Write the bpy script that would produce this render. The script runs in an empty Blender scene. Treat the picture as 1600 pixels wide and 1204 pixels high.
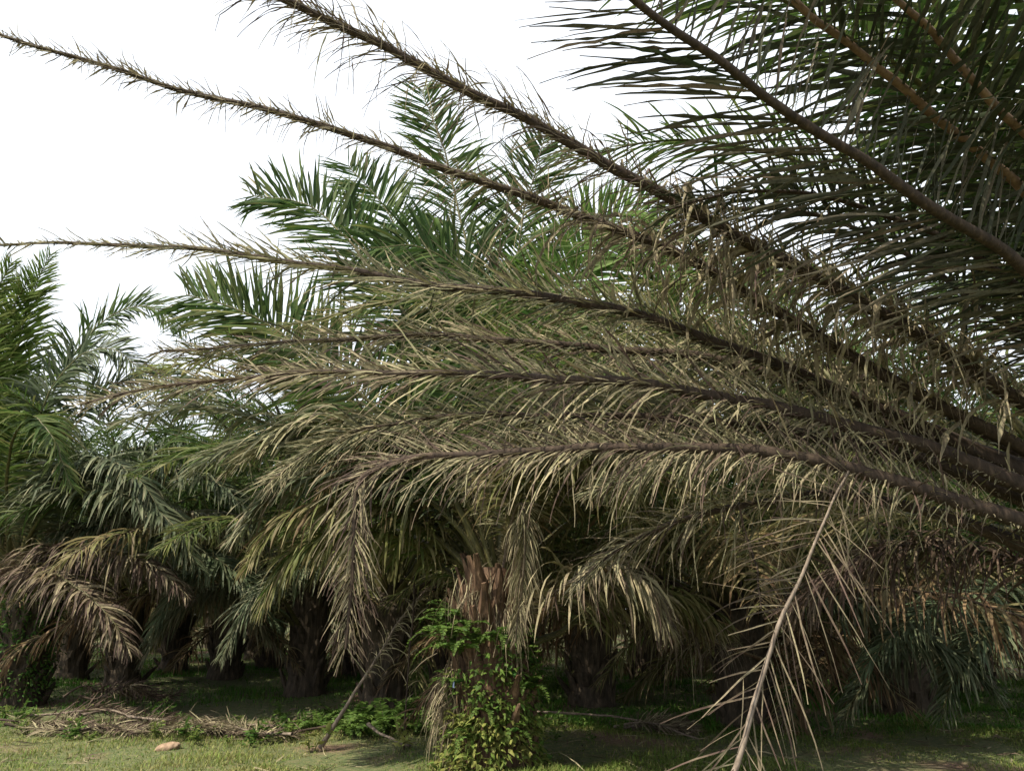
import bpy, math, random
import numpy as np
from mathutils import Vector

# ------------------------------------------------------------------ camera, sky, sun, exposure
SC = bpy.context.scene
COL = SC.collection
PITCH = math.radians(16.3); CAMH = 1.55; FPX = 1204.0
cam_d = bpy.data.cameras.new("camera"); cam = bpy.data.objects.new("camera", cam_d); COL.objects.link(cam)
cam.location = (0, 0, CAMH); cam.rotation_euler = (math.radians(90) + PITCH, 0, 0)
cam_d.sensor_width = 36; cam_d.lens = FPX / 1600 * 36; cam_d.clip_start = 0.05; cam_d.clip_end = 2000
SC.camera = cam
SUN_EL, SUN_AZ = math.radians(54), math.atan2(-0.85, -0.50)      # azimuth measured clockwise from +Y
world = bpy.data.worlds.new("World"); SC.world = world; world.use_nodes = True
wt = world.node_tree; wt.nodes.clear()
w_out = wt.nodes.new("ShaderNodeOutputWorld"); w_bg = wt.nodes.new("ShaderNodeBackground")
w_sky = wt.nodes.new("ShaderNodeTexSky"); w_sky.sky_type = 'NISHITA'; w_sky.sun_disc = False
w_sky.sun_elevation = SUN_EL; w_sky.sun_rotation = SUN_AZ; w_sky.dust_density = 4; w_sky.air_density = 1
w_tc = wt.nodes.new("ShaderNodeTexCoord"); w_no = wt.nodes.new("ShaderNodeTexNoise")
w_no.inputs["Scale"].default_value = 1.6; w_no.inputs["Detail"].default_value = 5
w_mr = wt.nodes.new("ShaderNodeMapRange"); w_mr.inputs[1].default_value = 0.3; w_mr.inputs[2].default_value = 0.7
w_mr.inputs[3].default_value = 0.80; w_mr.inputs[4].default_value = 1.0
w_mix = wt.nodes.new("ShaderNodeMix"); w_mix.data_type = 'RGBA'
w_mix.inputs[7].default_value = (10.1, 10.6, 11.3, 1)              # thin bright overcast
wt.links.new(w_tc.outputs["Generated"], w_no.inputs["Vector"]); wt.links.new(w_no.outputs[0], w_mr.inputs[0])
wt.links.new(w_mr.outputs[0], w_mix.inputs[0]); wt.links.new(w_sky.outputs[0], w_mix.inputs[6])
wt.links.new(w_mix.outputs[2], w_bg.inputs[0]); w_bg.inputs[1].default_value = 0.078
wt.links.new(w_bg.outputs[0], w_out.inputs[0])
sun_d = bpy.data.lights.new("sun", 'SUN'); sun_d.energy = 5.0; sun_d.angle = math.radians(0.6); sun_d.color = (1.0, 0.91, 0.74)
sun = bpy.data.objects.new("sun", sun_d); COL.objects.link(sun)
sdir = Vector((math.sin(SUN_AZ) * math.cos(SUN_EL), math.cos(SUN_AZ) * math.cos(SUN_EL), math.sin(SUN_EL)))
sun.rotation_euler = sdir.to_track_quat('Z', 'Y').to_euler(); sun.location = sdir * 60
SC.view_settings.view_transform = 'Standard'; SC.view_settings.look = 'None'
SC.view_settings.exposure = 0.8; SC.view_settings.gamma = 1.0
SC.render.engine = 'CYCLES'; SC.cycles.max_bounces = 6; SC.cycles.diffuse_bounces = 3; SC.cycles.transmission_bounces = 3

# ------------------------------------------------------------------ helpers
CP, SP = math.cos(PITCH), math.sin(PITCH)
def P(px, py, Y):
    """World point that the photograph shows at (px, py), standing Y metres in front of the camera."""
    u = (px - 800) / FPX; v = (602 - py) / FPX
    s = Y / (CP - v * SP)
    return np.array((u * s, Y, CAMH + s * (v * CP + SP)))
def G(px, Y, z=0.0):
    """Ground point in column px, Y metres away."""
    zc = Y * CP + (z - CAMH) * SP
    return np.array(((px - 800) / FPX * zc, Y, z))
def PP(*pts): return np.array([P(*p) for p in pts])
def nrm(a): return a / np.maximum(np.linalg.norm(a, axis=-1, keepdims=True), 1e-9)
def mk(name, V, F, mat, parent=None, smooth=True, **attrs):
    me = bpy.data.meshes.new(name)
    V = np.asarray(V, np.float32).reshape(-1, 3); F = np.asarray(F, np.int32)
    me.vertices.add(len(V)); me.vertices.foreach_set("co", V.ravel())
    k = F.shape[1]
    me.loops.add(F.size); me.loops.foreach_set("vertex_index", F.ravel())
    me.polygons.add(len(F)); me.polygons.foreach_set("loop_start", np.arange(0, F.size, k, dtype=np.int32))
    me.polygons.foreach_set("use_smooth", np.full(len(F), smooth))
    for an, av in attrs.items():
        a = me.attributes.new(an, 'FLOAT', 'POINT'); a.data.foreach_set("value", np.asarray(av, np.float32))
    me.materials.append(mat); me.update(calc_edges=True); me.validate()
    o = bpy.data.objects.new(name, me); COL.objects.link(o)
    if parent is not None: o.parent = parent
    return o
def tag(o, label=None, cat=None, group=None, kind=None):
    for k, v in (("label", label), ("category", cat), ("group", group), ("kind", kind)):
        if v: o[k] = v
    return o
def thing(name, loc, label, cat, group=None, rz=0.0, sc=1.0):
    o = bpy.data.objects.new(name, None); COL.objects.link(o); o.empty_display_size = 0.2
    o.location = tuple(loc); o.rotation_euler = (0, 0, rz); o.scale = (sc,) * 3
    return tag(o, label, cat, group)
def copy_tree(o, parent=None):
    c = o.copy(); COL.objects.link(c)
    if parent is not None: c.parent = parent
    for ch in KIDS.get(o.name, []): copy_tree_child(ch, c)
    return c
def copy_tree_child(o, parent):
    c = o.copy(); COL.objects.link(c); c.parent = parent
    for ch in o.children: copy_tree_child(ch, c)
KIDS = {}
def proto(o): KIDS[o.name] = list(o.children); return o
def vnoise(V, scale, seed):
    r = np.random.default_rng(seed); a = np.zeros(len(V))
    for k in range(6):
        w = r.normal(size=3); w = w / np.linalg.norm(w) * scale * (0.6 + 0.5 * k)
        a += np.sin(V @ w + r.uniform(0, 6.3)) / (1 + 0.5 * k)
    return a / 3

# ------------------------------------------------------------------ materials
def nt_new(name):
    m = bpy.data.materials.new(name); m.use_nodes = True; t = m.node_tree; t.nodes.clear()
    return m, t, t.nodes.new
def ramp(t, stops, interp='LINEAR'):
    n = t.nodes.new("ShaderNodeValToRGB"); cr = n.color_ramp; cr.interpolation = interp
    while len(cr.elements) < len(stops): cr.elements.new(0.5)
    for e, (p, c) in zip(cr.elements, stops): e.position = p; e.color = (*c, 1)
    return n
def leaf_mat(name, stops, trans=0.25, rough=0.55, spec=0.14, spot=0.35, spot_col=(0.10, 0.075, 0.045), nscale=14):
    m, t, N = nt_new(name); L = t.links.new
    dry = N("ShaderNodeAttribute"); dry.attribute_name = "dry"
    rnd = N("ShaderNodeAttribute"); rnd.attribute_name = "rnd"
    geo = N("ShaderNodeNewGeometry")
    no = N("ShaderNodeTexNoise"); no.inputs["Scale"].default_value = nscale; no.inputs["Detail"].default_value = 4
    L(geo.outputs["Position"], no.inputs["Vector"])
    ad = N("ShaderNodeMath"); ad.operation = 'MULTIPLY_ADD'; ad.inputs[1].default_value = 0.30
    sb = N("ShaderNodeMath"); sb.operation = 'SUBTRACT'; sb.inputs[1].default_value = 0.5
    L(no.outputs[0], sb.inputs[0]); L(sb.outputs[0], ad.inputs[0]); L(dry.outputs["Fac"], ad.inputs[2])
    r = ramp(t, stops); L(ad.outputs[0], r.inputs[0])
    hs = N("ShaderNodeHueSaturation")
    vm = N("ShaderNodeMapRange"); vm.inputs[3].default_value = 0.62; vm.inputs[4].default_value = 1.38
    L(rnd.outputs["Fac"], vm.inputs[0]); L(vm.outputs[0], hs.inputs["Value"]); L(r.outputs[0], hs.inputs["Color"])
    n2 = N("ShaderNodeTexNoise"); n2.inputs["Scale"].default_value = 70; n2.inputs["Detail"].default_value = 3
    L(geo.outputs["Position"], n2.inputs["Vector"])
    mr = N("ShaderNodeMapRange"); mr.inputs[1].default_value = 0.52; mr.inputs[2].default_value = 0.66; mr.inputs[4].default_value = spot
    L(n2.outputs[0], mr.inputs[0])
    mx = N("ShaderNodeMix"); mx.data_type = 'RGBA'; mx.inputs[7].default_value = (*spot_col, 1)
    L(mr.outputs[0], mx.inputs[0]); L(hs.outputs[0], mx.inputs[6])
    pb = N("ShaderNodeBsdfPrincipled"); pb.inputs["Roughness"].default_value = rough
    pb.inputs["Specular IOR Level"].default_value = spec
    tr = N("ShaderNodeBsdfTranslucent"); ms = N("ShaderNodeMixShader"); ms.inputs[0].default_value = trans
    L(mx.outputs[2], pb.inputs["Base Color"]); L(mx.outputs[2], tr.inputs["Color"])
    L(pb.outputs[0], ms.inputs[1]); L(tr.outputs[0], ms.inputs[2])
    o = N("ShaderNodeOutputMaterial"); L(ms.outputs[0], o.inputs[0])
    return m
PALM_STOPS = [(0.0, (0.030, 0.072, 0.016)), (0.28, (0.066, 0.106, 0.026)), (0.50, (0.140, 0.150, 0.050)),
              (0.68, (0.215, 0.185, 0.095)), (0.84, (0.230, 0.160, 0.090)), (1.0, (0.120, 0.070, 0.042))]
M_LEAF = leaf_mat("palm_leaflet", PALM_STOPS, trans=0.38)
M_DUST = leaf_mat("dusty_eaten_leaflet", [(0.0, (0.040, 0.055, 0.026)), (0.35, (0.078, 0.084, 0.048)), (0.6, (0.220, 0.212, 0.118)),
                  (0.8, (0.285, 0.246, 0.155)), (1.0, (0.072, 0.047, 0.038))], trans=0.15, rough=0.75, spec=0.2, spot=0.55, spot_col=(0.055, 0.042, 0.030))
M_LEAF_SHADE = leaf_mat("shade_darkened_eaten_leaflet", [(0.0, (0.020, 0.032, 0.013)), (0.4, (0.038, 0.044, 0.026)), (0.7, (0.072, 0.068, 0.046)), (1.0, (0.13, 0.10, 0.07))], trans=0.12, rough=0.7, spec=0.15, spot=0.6, spot_col=(0.022, 0.017, 0.012))  # eaten leaflets, with the upper-right shade put into their colour
M_SILVER = leaf_mat("silvery_green_leaflet", [(0.0, (0.040, 0.068, 0.032)), (0.35, (0.080, 0.105, 0.058)), (0.6, (0.150, 0.155, 0.090)), (0.85, (0.22, 0.18, 0.12)), (1.0, (0.12, 0.075, 0.05))], trans=0.25, rough=0.6, spec=0.2)
M_YOUNG = leaf_mat("young_green_leaflet", [(0.0, (0.055, 0.125, 0.018)), (0.4, (0.115, 0.175, 0.036)), (0.7, (0.19, 0.20, 0.07)), (1.0, (0.20, 0.15, 0.08))], trans=0.45, rough=0.55, spec=0.15, spot=.15)
M_WEED = leaf_mat("weed_leaf", [(0.0, (0.035, 0.10, 0.018)), (0.5, (0.11, 0.17, 0.035)), (1.0, (0.24, 0.23, 0.07))], trans=0.35, spot=0.15)
M_GRASS = leaf_mat("grass_blade", [(0.0, (0.055, 0.155, 0.020)), (0.45, (0.13, 0.18, 0.038)), (0.75, (0.25, 0.235, 0.09)), (1.0, (0.26, 0.20, 0.11))], trans=0.3, spot=0.1, rough=0.6)
def bark_mat(name, c1, c2, c3, scale=18, rough=0.8, bump=0.4, stretch=(1, 1, 0.25)):
    m, t, N = nt_new(name); L = t.links.new
    tc = N("ShaderNodeTexCoord"); mp = N("ShaderNodeMapping"); mp.inputs["Scale"].default_value = stretch
    L(tc.outputs["Object"], mp.inputs["Vector"])
    n1 = N("ShaderNodeTexNoise"); n1.inputs["Scale"].default_value = scale; n1.inputs["Detail"].default_value = 7; n1.inputs["Roughness"].default_value = 0.65
    L(mp.outputs[0], n1.inputs["Vector"])
    r = ramp(t, [(0.30, c1), (0.52, c2), (0.72, c3)]); L(n1.outputs[0], r.inputs[0])
    bp = N("ShaderNodeBump"); bp.inputs["Strength"].default_value = bump; bp.inputs["Distance"].default_value = 0.02
    L(n1.outputs[0], bp.inputs["Height"])
    pb = N("ShaderNodeBsdfPrincipled"); pb.inputs["Roughness"].default_value = rough; pb.inputs["Specular IOR Level"].default_value = 0.25
    L(r.outputs[0], pb.inputs["Base Color"]); L(bp.outputs[0], pb.inputs["Normal"])
    o = N("ShaderNodeOutputMaterial"); L(pb.outputs[0], o.inputs[0])
    return m
M_TRUNK = bark_mat("palm_trunk_fibre", (0.030, 0.019, 0.013), (0.110, 0.066, 0.041), (0.25, 0.16, 0.10), scale=26, stretch=(1, 1, .12))
M_TRUNK_SHADE = bark_mat("shade_darkened_trunk", (0.020, 0.017, 0.012), (0.058, 0.044, 0.030), (0.13, 0.095, 0.064))  # trunk colour darkened to stand for the shade among the back palms
M_ST_BROWN = bark_mat("stalk_brown", (0.020, 0.014, 0.010), (0.045, 0.031, 0.022), (0.095, 0.067, 0.047), scale=40)
M_ST_GREY = bark_mat("stalk_dry_grey", (0.085, 0.065, 0.05), (0.17, 0.135, 0.105), (0.27, 0.22, 0.175), scale=40, bump=0.2)
M_ST_OLIVE = bark_mat("stalk_olive", (0.035, 0.036, 0.015), (0.075, 0.072, 0.026), (0.13, 0.115, 0.045), scale=22, rough=0.5, bump=0.15)
M_ST_ORANGE = bark_mat("stalk_orange", (0.07, 0.042, 0.024), (0.15, 0.095, 0.055), (0.24, 0.16, 0.10), scale=26, rough=0.6, bump=0.2)
M_STEM = bark_mat("vine_stem", (0.05, 0.035, 0.02), (0.13, 0.09, 0.05), (0.22, 0.16, 0.09), scale=60)
M_ROCK = bark_mat("sandstone", (0.11, 0.075, 0.05), (0.27, 0.185, 0.125), (0.42, 0.31, 0.22), scale=14, stretch=(1, 1, 1))

# ------------------------------------------------------------------ fronds
DENS, SLIM = 1.45, 0.80
def spline(pts, m):
    p = np.asarray(pts, float); p = np.vstack([2 * p[0] - p[1], p, 2 * p[-1] - p[-2]])
    out = []
    for i in range(1, len(p) - 2):
        t = np.linspace(0, 1, 24, endpoint=False)[:, None]
        a, b, c, d = p[i - 1], p[i], p[i + 1], p[i + 2]
        out.append(0.5 * (2 * b + (c - a) * t + (2 * a - 5 * b + 4 * c - d) * t * t + (3 * b - a - 3 * c + d) * t ** 3))
    q = np.vstack(out + [p[-2][None]])
    s = np.r_[0, np.cumsum(np.linalg.norm(np.diff(q, axis=0), axis=1))]
    u = np.linspace(0, s[-1], m)
    return np.stack([np.interp(u, s, q[:, k]) for k in range(3)], 1), s[-1]
def frames(C, up):
    T = nrm(np.gradient(C, axis=0)); up = np.asarray(up, float)
    N = up - (T @ up)[:, None] * T
    bad = np.linalg.norm(N, axis=1) < 0.15
    N = nrm(N)
    if bad.any():
        good = np.where(~bad)[0]
        for i in np.where(bad)[0]:
            j = good[np.argmin(abs(good - i))] if len(good) else None
            n = N[j] if j is not None else np.array((0, -1, 0.))
            N[i] = nrm(n - (n @ T[i]) * T[i])
    return T, N, np.cross(T, N)
def tube(C, T, N, S, rw, rh, sides=8):
    a = np.linspace(0, 2 * np.pi, sides, endpoint=False)
    V = C[:, None] + S[:, None] * (np.cos(a)[None, :, None] * rw[:, None, None]) + N[:, None] * (np.sin(a)[None, :, None] * rh[:, None, None])
    m = len(C); i = np.arange(m - 1)[:, None] * sides; k = np.arange(sides)[None]; k2 = (k + 1) % sides
    F = np.stack([i + k, i + k2, i + sides + k2, i + sides + k], -1).reshape(-1, 4)
    return V.reshape(-1, 3), F
def ribbons(B, D, WD, L, W, K, rng, droop, rag=0.0, kink=0.0, curl=0.0, wob=0.0, fold=0.22, stiff0=0.3, prof=None):
    """n blades: base B, direction D, width direction WD, length L, half width W, K segments each."""
    n = len(B); gd = np.array((0, 0, -1.0))
    dr = droop * rng.uniform(0.55, 1.5, n)
    kk = np.where(rng.random(n) < kink, rng.integers(1, max(2, K - 1), n), 99)
    side = np.cross(D, WD); cu = rng.normal(0, 1, n) * curl
    pts = [B]; dirs = [D]; d = D; p = B; seg = L / K
    for j in range(K):
        s = (j + 0.5) / K
        d = nrm(d + gd * (dr * seg * (stiff0 + (2 - 2 * stiff0) * s))[:, None] + side * (cu * seg * s)[:, None] + rng.normal(0, 1, (n, 3)) * wob)
        kd = kk == j
        if kd.any(): d[kd] = nrm(d[kd] * 0.25 + gd + rng.normal(0, 0.25, (kd.sum(), 3)))
        p = p + d * seg[:, None]; pts.append(p); dirs.append(d)
    X = np.stack(pts, 1); Dv = np.stack(dirs, 1)
    s = np.linspace(0, 1, K + 1)
    wp = np.interp(s, [0, .12, .4, .7, .93, 1], [.45, .85, 1, .8, .3, .03]) if prof is None else np.interp(s, *prof)
    wl = W[:, None] * wp; wr = W[:, None] * wp
    if rag > 0:
        lr = np.clip(rag * rng.uniform(0.5, 1.5, n), 0, 0.97)[:, None]
        for w in (wl, wr):
            b = rng.random((n, K + 1)) < lr * (0.35 + 0.65 * s)[None] * 1.05
            w *= np.where(b, rng.uniform(0.05, 0.22, (n, K + 1)), rng.uniform(0.55, 1.1, (n, K + 1)))
    wl = np.maximum(wl, 0.0016); wr = np.maximum(wr, 0.0016)
    wd = nrm(WD[:, None] - np.sum(WD[:, None] * Dv, -1, keepdims=True) * Dv)
    tw = rng.normal(0, 0.45, n)[:, None] + rng.normal(0, 0.5, n)[:, None] * s[None]
    nn = np.cross(Dv, wd)
    w2 = wd * np.cos(tw)[..., None] + nn * np.sin(tw)[..., None]; n2 = np.cross(Dv, w2)
    Lf = X + w2 * wl[..., None] + n2 * (wl * fold)[..., None]; Rt = X - w2 * wr[..., None] + n2 * (wr * fold)[..., None]
    V = np.stack([Lf, X, Rt], 2).reshape(-1, 3)
    base = (np.arange(n)[:, None] * (K + 1) + np.arange(K)[None])[..., None] * 3
    a = np.concatenate([base + 0, base + 1, base + 4, base + 3], -1); b = np.concatenate([base + 1, base + 2, base + 5, base + 4], -1)
    F = np.stack([a, b], 2).reshape(-1, 4)
    return V, F, np.repeat(np.tile(s, n), 3).reshape(n, -1)
def frond(parent, pts, seed, n=95, Lmax=0.8, W=0.021, K=8, droop=1.4, rag=0.2, bare=0.0, pf=0.2, dry=0.3, dvar=0.1, tipdry=0.15,
          kink=0.04, curl=0.3, e0=12, es=24, sweep=(72, 34), up=(0, 0, 1), r0=0.05, r1=0.006, prof=None, mat=None, stalk=None, wob=0.03,
          lv=0.35, label=None, name="frond", rel=True, missing=0.0, spine=0.07, fuzz=0, shreds=None, origin=None, flare=1.9, thin=1.0, many=1.0, wig=1.0, alt=None):
    rng = np.random.default_rng(seed); mat = mat or M_LEAF; stalk = stalk or M_ST_OLIVE; n = int(n * DENS * many); W = W * SLIM * thin
    C, total = spline(pts, 72)
    if origin is not None: C = C - np.asarray(origin)
    elif rel:
        C = C - np.array(parent.location); a_ = -parent.rotation_euler[2]
        C = np.stack([C[:, 0] * math.cos(a_) - C[:, 1] * math.sin(a_), C[:, 0] * math.sin(a_) + C[:, 1] * math.cos(a_), C[:, 2]], 1)
    ph = rng.uniform(0, 6.28, (3, 3)); q_ = np.linspace(0, total, 72)
    C = C + np.stack([sum(a * np.sin(w * q_ + ph[k, j]) for j, (a, w) in enumerate(((.010, 3.1), (.006, 7.3), (.003, 15.0)))) for k in range(3)], 1) * wig * np.linspace(0, 1, 72)[:, None] ** .5
    T, N, S = frames(C, up)
    tt = np.linspace(0, 1, 72)
    u = np.linspace(0, 1, n); u = pf + (1 - pf) * u
    t = np.concatenate([u, u]) + rng.normal(0, 0.25 * (1 - pf) / n, 2 * n); t = np.clip(t, 0, 0.999)
    sg = np.r_[np.ones(n), -np.ones(n)]
    if missing > 0:
        k = rng.random(2 * n) > missing; t, sg = t[k], sg[k]
    at = lambda A: np.stack([np.interp(t, tt, A[:, k]) for k in range(3)], 1)
    B, t3, n3 = at(C), nrm(at(T)), nrm(at(N)); s3 = np.cross(t3, n3)
    uu = np.clip((t - pf) / (1 - pf), 0, 1)
    pr = prof or [(0, .25), (.12, .75), (.3, 1), (.6, .92), (.85, .6), (1, .28)]
    L = Lmax * np.interp(uu, [a for a, _ in pr], [b for _, b in pr]) * rng.uniform(1 - lv, 1.06, len(t))
    if bare > 0:
        k = rng.random(len(t)) < bare; L[k] *= rng.uniform(0.08, 0.55, k.sum())
    sw = np.radians(np.interp(uu, [0, 1], sweep) + rng.normal(0, 8, len(t)))
    if alt: sw = np.where(sg == alt[0], np.radians(np.interp(uu, [0, 1], alt[1:]) + rng.normal(0, 6, len(t))), sw)
    e = np.radians(rng.normal(e0, es, len(t)))
    lat = s3 * (sg * np.cos(e))[:, None] + n3 * np.sin(e)[:, None]
    D = nrm(t3 * np.cos(sw)[:, None] + lat * np.sin(sw)[:, None])
    Wv = W * rng.uniform(0.75, 1.15, len(t)) * np.clip(L / (Lmax * 0.6), 0.45, 1)
    rr = np.interp(t, [0, 0.25, 1], [r0, r0 * 0.55, r1])
    B = B + lat * (rr * 0.6)[:, None]
    V, F, s = ribbons(B, D, t3, L, Wv, K, rng, droop, rag, kink, curl, wob)
    dv = np.clip(dry + rng.normal(0, dvar, len(t))[:, None] + tipdry * s ** 2, 0, 1).ravel()
    rv = np.repeat(rng.random(len(t)), (K + 1) * 3)
    if spine > 0 and pf > 0.05:                                       # short spines along the leaf stalk
        ns = int(50 * pf / 0.2); ts = rng.uniform(0.03, pf, 2 * ns); ss = np.r_[np.ones(ns), -np.ones(ns)]
        at2 = lambda A: np.stack([np.interp(ts, tt, A[:, k]) for k in range(3)], 1)
        b, t4, n4 = at2(C), nrm(at2(T)), nrm(at2(N)); s4 = np.cross(t4, n4)
        d = nrm(s4 * ss[:, None] + t4 * rng.uniform(0.1, 0.9, (2 * ns, 1)) + n4 * rng.uniform(-.2, .6, (2 * ns, 1)))
        V2, F2, s2 = ribbons(b + s4 * (ss * np.interp(ts, [0, 0.25, 1], [r0, r0 * 0.55, r1]) * 0.8)[:, None], d, t4, rng.uniform(.4, 1.2, 2 * ns) * spine, np.full(2 * ns, 0.005), 2, rng, 0)
        F = np.vstack([F, F2 + len(V)]); V = np.vstack([V, V2]); dv = np.r_[dv, np.full(len(V2), 0.75)]; rv = np.r_[rv, np.full(len(V2), .5)]
    ext = []
    if fuzz:                                                          # stubs of eaten leaflets along the bare stalk
        ext.append((rng.uniform(pf * 0.7, 1, fuzz), .02 + .17 * rng.random(fuzz) ** 2.2, rng.uniform(.003, .008, fuzz), 4, 0.8, 0.05))
    if shreds:                                                        # torn leaflets that hang straight down
        ns, ta, tb, sl = shreds
        ext.append((rng.uniform(ta, tb, ns), rng.uniform(.35, 1.1, ns) * sl, rng.uniform(.009, .021, ns), 9, 5.0, 0.5))
    for ts, l, w, kk, dp, kn in ext:
        m_ = len(ts); ss = rng.choice([-1.0, 1.0], m_)
        at2 = lambda A: np.stack([np.interp(ts, tt, A[:, k]) for k in range(3)], 1)
        b, t4, n4 = at2(C), nrm(at2(T)), nrm(at2(N)); s4 = np.cross(t4, n4)
        d = nrm(s4 * ss[:, None] * rng.uniform(.1, 1, (m_, 1)) + t4 * rng.uniform(0.6, 1.6, (m_, 1)) + n4 * rng.normal(0.1, .6, (m_, 1)))
        V2, F2, s2 = ribbons(b + d * (np.interp(ts, [0, 0.25, 1], [r0, r0 * 0.55, r1]) * 0.7)[:, None], d, t4, l, w, kk, rng, dp, 0.5, kn, 1.0 if kn else 0.2, 0.10)
        F = np.vstack([F, F2 + len(V)]); V = np.vstack([V, V2])
        dv = np.r_[dv, np.clip(max(dry, .7) + rng.normal(0, .08, len(V2)), 0, 1)]; rv = np.r_[rv, np.repeat(rng.random(m_), (kk + 1) * 3)]
    rw = np.interp(tt, [0, 0.06, 0.25, 1], [r0 * flare, r0 * (1 + .15 * (flare - 1)), r0 * 0.6, r1]); rh = np.interp(tt, [0, 0.06, 0.25, 1], [r0 * 0.9, r0 * 0.75, r0 * 0.55, r1])
    V3, F3 = tube(C, T, N, S, rw, rh, 7)
    V3 = V3 + nrm(rng.normal(size=V3.shape)) * (np.repeat(rw, 7) * 0.07)[:, None]
    fo = mk(name, V3, F3, stalk, parent)
    if origin is not None: fo.location = tuple(origin)
    if label: fo["label"] = label
    mk("leaves", V, F, mat, fo, dry=dv, rnd=rv)
    return fo
def arc(az, el, length, bend, base=(0, 0, 0), n=9, side=0.0):
    """Rachis that leaves its base at azimuth az and elevation el (degrees) and bends down by bend degrees."""
    p = np.array(base, float); out = [p]
    for i in range(n - 1):
        s = (i + 0.5) / (n - 1); e = math.radians(el - bend * s ** 1.4); a = math.radians(az + side * s)
        p = p + np.array((math.cos(a) * math.cos(e), math.sin(a) * math.cos(e), math.sin(e))) * (length / (n - 1)); out.append(p)
    return np.array(out)

# ------------------------------------------------------------------ trunks
def trunk(parent, h, r, seed, boots=70, mat=None, boot_len=0.42, splay=0.0, tipw=1.0):
    rng = np.random.default_rng(seed)
    m, sd = 16, 18
    z = np.linspace(-0.1, h, m); a = np.linspace(0, 2 * np.pi, sd, endpoint=False)
    rad = r * np.interp(z / h, [-0.1, 0.0, 0.15, 0.8, 1.0], [1.25, 1.12, 0.92, 0.95, 0.6])
    V = np.stack([rad[:, None] * np.cos(a)[None], rad[:, None] * np.sin(a)[None], np.repeat(z[:, None], sd, 1)], -1).reshape(-1, 3)
    V[:, :2] *= (1 + 0.10 * vnoise(V, 9, seed))[:, None]
    i = np.arange(m - 1)[:, None] * sd; k = np.arange(sd)[None]; k2 = (k + 1) % sd
    F = np.stack([i + k, i + k2, i + sd + k2, i + sd + k], -1).reshape(-1, 4)
    Vs, Fs, off = [V], [F], len(V)
    for b in range(boots):                                            # old leaf bases in a spiral
        f = (b + 0.5) / boots; zb = h * (0.02 + 0.93 * f) ; an = b * 2.39996 + rng.normal(0, 0.12)
        rb = r * np.interp(f, [0, 0.15, 0.8, 1], [1.05, 0.9, 0.92, 0.6])
        o = np.array((math.cos(an), math.sin(an), 0)); tn = np.array((-math.sin(an), math.cos(an), 0))
        ln = boot_len * rng.uniform(0.5, 1.15); tilt = splay + rng.uniform(0.18, 0.5) + (0.25 if rng.random() < 0.12 else 0)
        ax = nrm(o * math.sin(tilt) + np.array((0, 0, 1)) * math.cos(tilt)); no = np.cross(tn, ax)
        c0 = o * rb * 0.88 + np.array((0, 0, zb - 0.1))
        secs = []
        for s, w, th in ((0, 0.13, 0.05), (0.35, 0.10, 0.055), (0.7, 0.07 * (.5 + .5 * tipw), 0.045 * tipw), (1, 0.05 * tipw * rng.uniform(0.3, 1.2), 0.022 * tipw)):
            c = c0 + ax * ln * s + tn * rng.normal(0, 0.008); w *= r / 0.38; th *= r / 0.38
            secs += [c + tn * w - no * th * 0.3, c + tn * w * 0.55 - no * th * -1.0 * -1, c - tn * w * 0.55 - no * th, c - tn * w - no * th * 0.3, c - tn * w * 0.5 + no * th * 0.7, c + tn * w * 0.5 + no * th * 0.7]
        q = np.array(secs); q += rng.normal(0, 0.005, q.shape)
        ff = [[j * 6 + k, j * 6 + (k + 1) % 6, (j + 1) * 6 + (k + 1) % 6, (j + 1) * 6 + k] for j in range(3) for k in range(6)]
        ff += [[18, 19, 20, 21], [18, 21, 22, 23]]
        Vs.append(q); Fs.append(np.array(ff) + off); off += len(q)
    return mk("trunk", np.vstack(Vs), np.vstack(Fs), mat or M_TRUNK, parent, smooth=False)
def fibre(parent, spots, seed, n=160):
    """Dry hair-like fibre that hangs from the old leaf bases."""
    rng = np.random.default_rng(seed); Bs, Ds = [], []
    for (c, sp, o) in spots:
        k = n; Bs.append(np.array(c) + rng.normal(0, 1, (k, 3)) * np.array(sp)); Ds.append(nrm(np.array(o)[None] + rng.normal(0, 0.35, (k, 3))))
    B, D = np.vstack(Bs), np.vstack(Ds); L = rng.uniform(0.15, 0.6, len(B))
    V, F, s = ribbons(B, D, nrm(rng.normal(size=B.shape)), L, np.full(len(B), 0.005), 5, rng, 6, 0, 0.1, 1.0, 0.08)
    return mk("fibre", V, F, M_DUST, parent, dry=np.clip(0.85 + rng.normal(0, .08, len(B))[:, None] + 0 * s, 0, 1).ravel(), rnd=np.repeat(rng.random(len(B)), 18))

# ------------------------------------------------------------------ ground
def hgt(x, y):
    return 0.05 * np.sin(x * 0.9 + 1.3) * np.sin(y * 0.7) + 0.03 * np.sin(x * 2.3 + y * 1.7) + 0.02 * np.sin(y * 3.1 - x * 1.1 + 2)
gx = np.r_[-300, -150, -80, -50, np.linspace(-30, 30, 121), 50, 80, 150, 300]; gy = np.r_[-300, -100, -40, np.linspace(-10, 50, 121), 80, 150, 400]
XX, YY = np.meshgrid(gx, gy, indexing='ij'); ZZ = hgt(XX, YY) * ((abs(XX) < 31) & (YY < 51) & (YY > -11))
ni, nj = XX.shape; idx = np.arange(ni * nj).reshape(ni, nj)
GF = np.stack([idx[:-1, :-1], idx[1:, :-1], idx[1:, 1:], idx[:-1, 1:]], -1).reshape(-1, 4)
m, t, N = nt_new("grassy_soil"); Lk = t.links.new
tc = N("ShaderNodeTexCoord"); n1 = N("ShaderNodeTexNoise"); n1.inputs["Scale"].default_value = 0.55; n1.inputs["Detail"].default_value = 6
n2 = N("ShaderNodeTexNoise"); n2.inputs["Scale"].default_value = 14; n2.inputs["Detail"].default_value = 8; n2.inputs["Roughness"].default_value = 0.7
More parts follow.
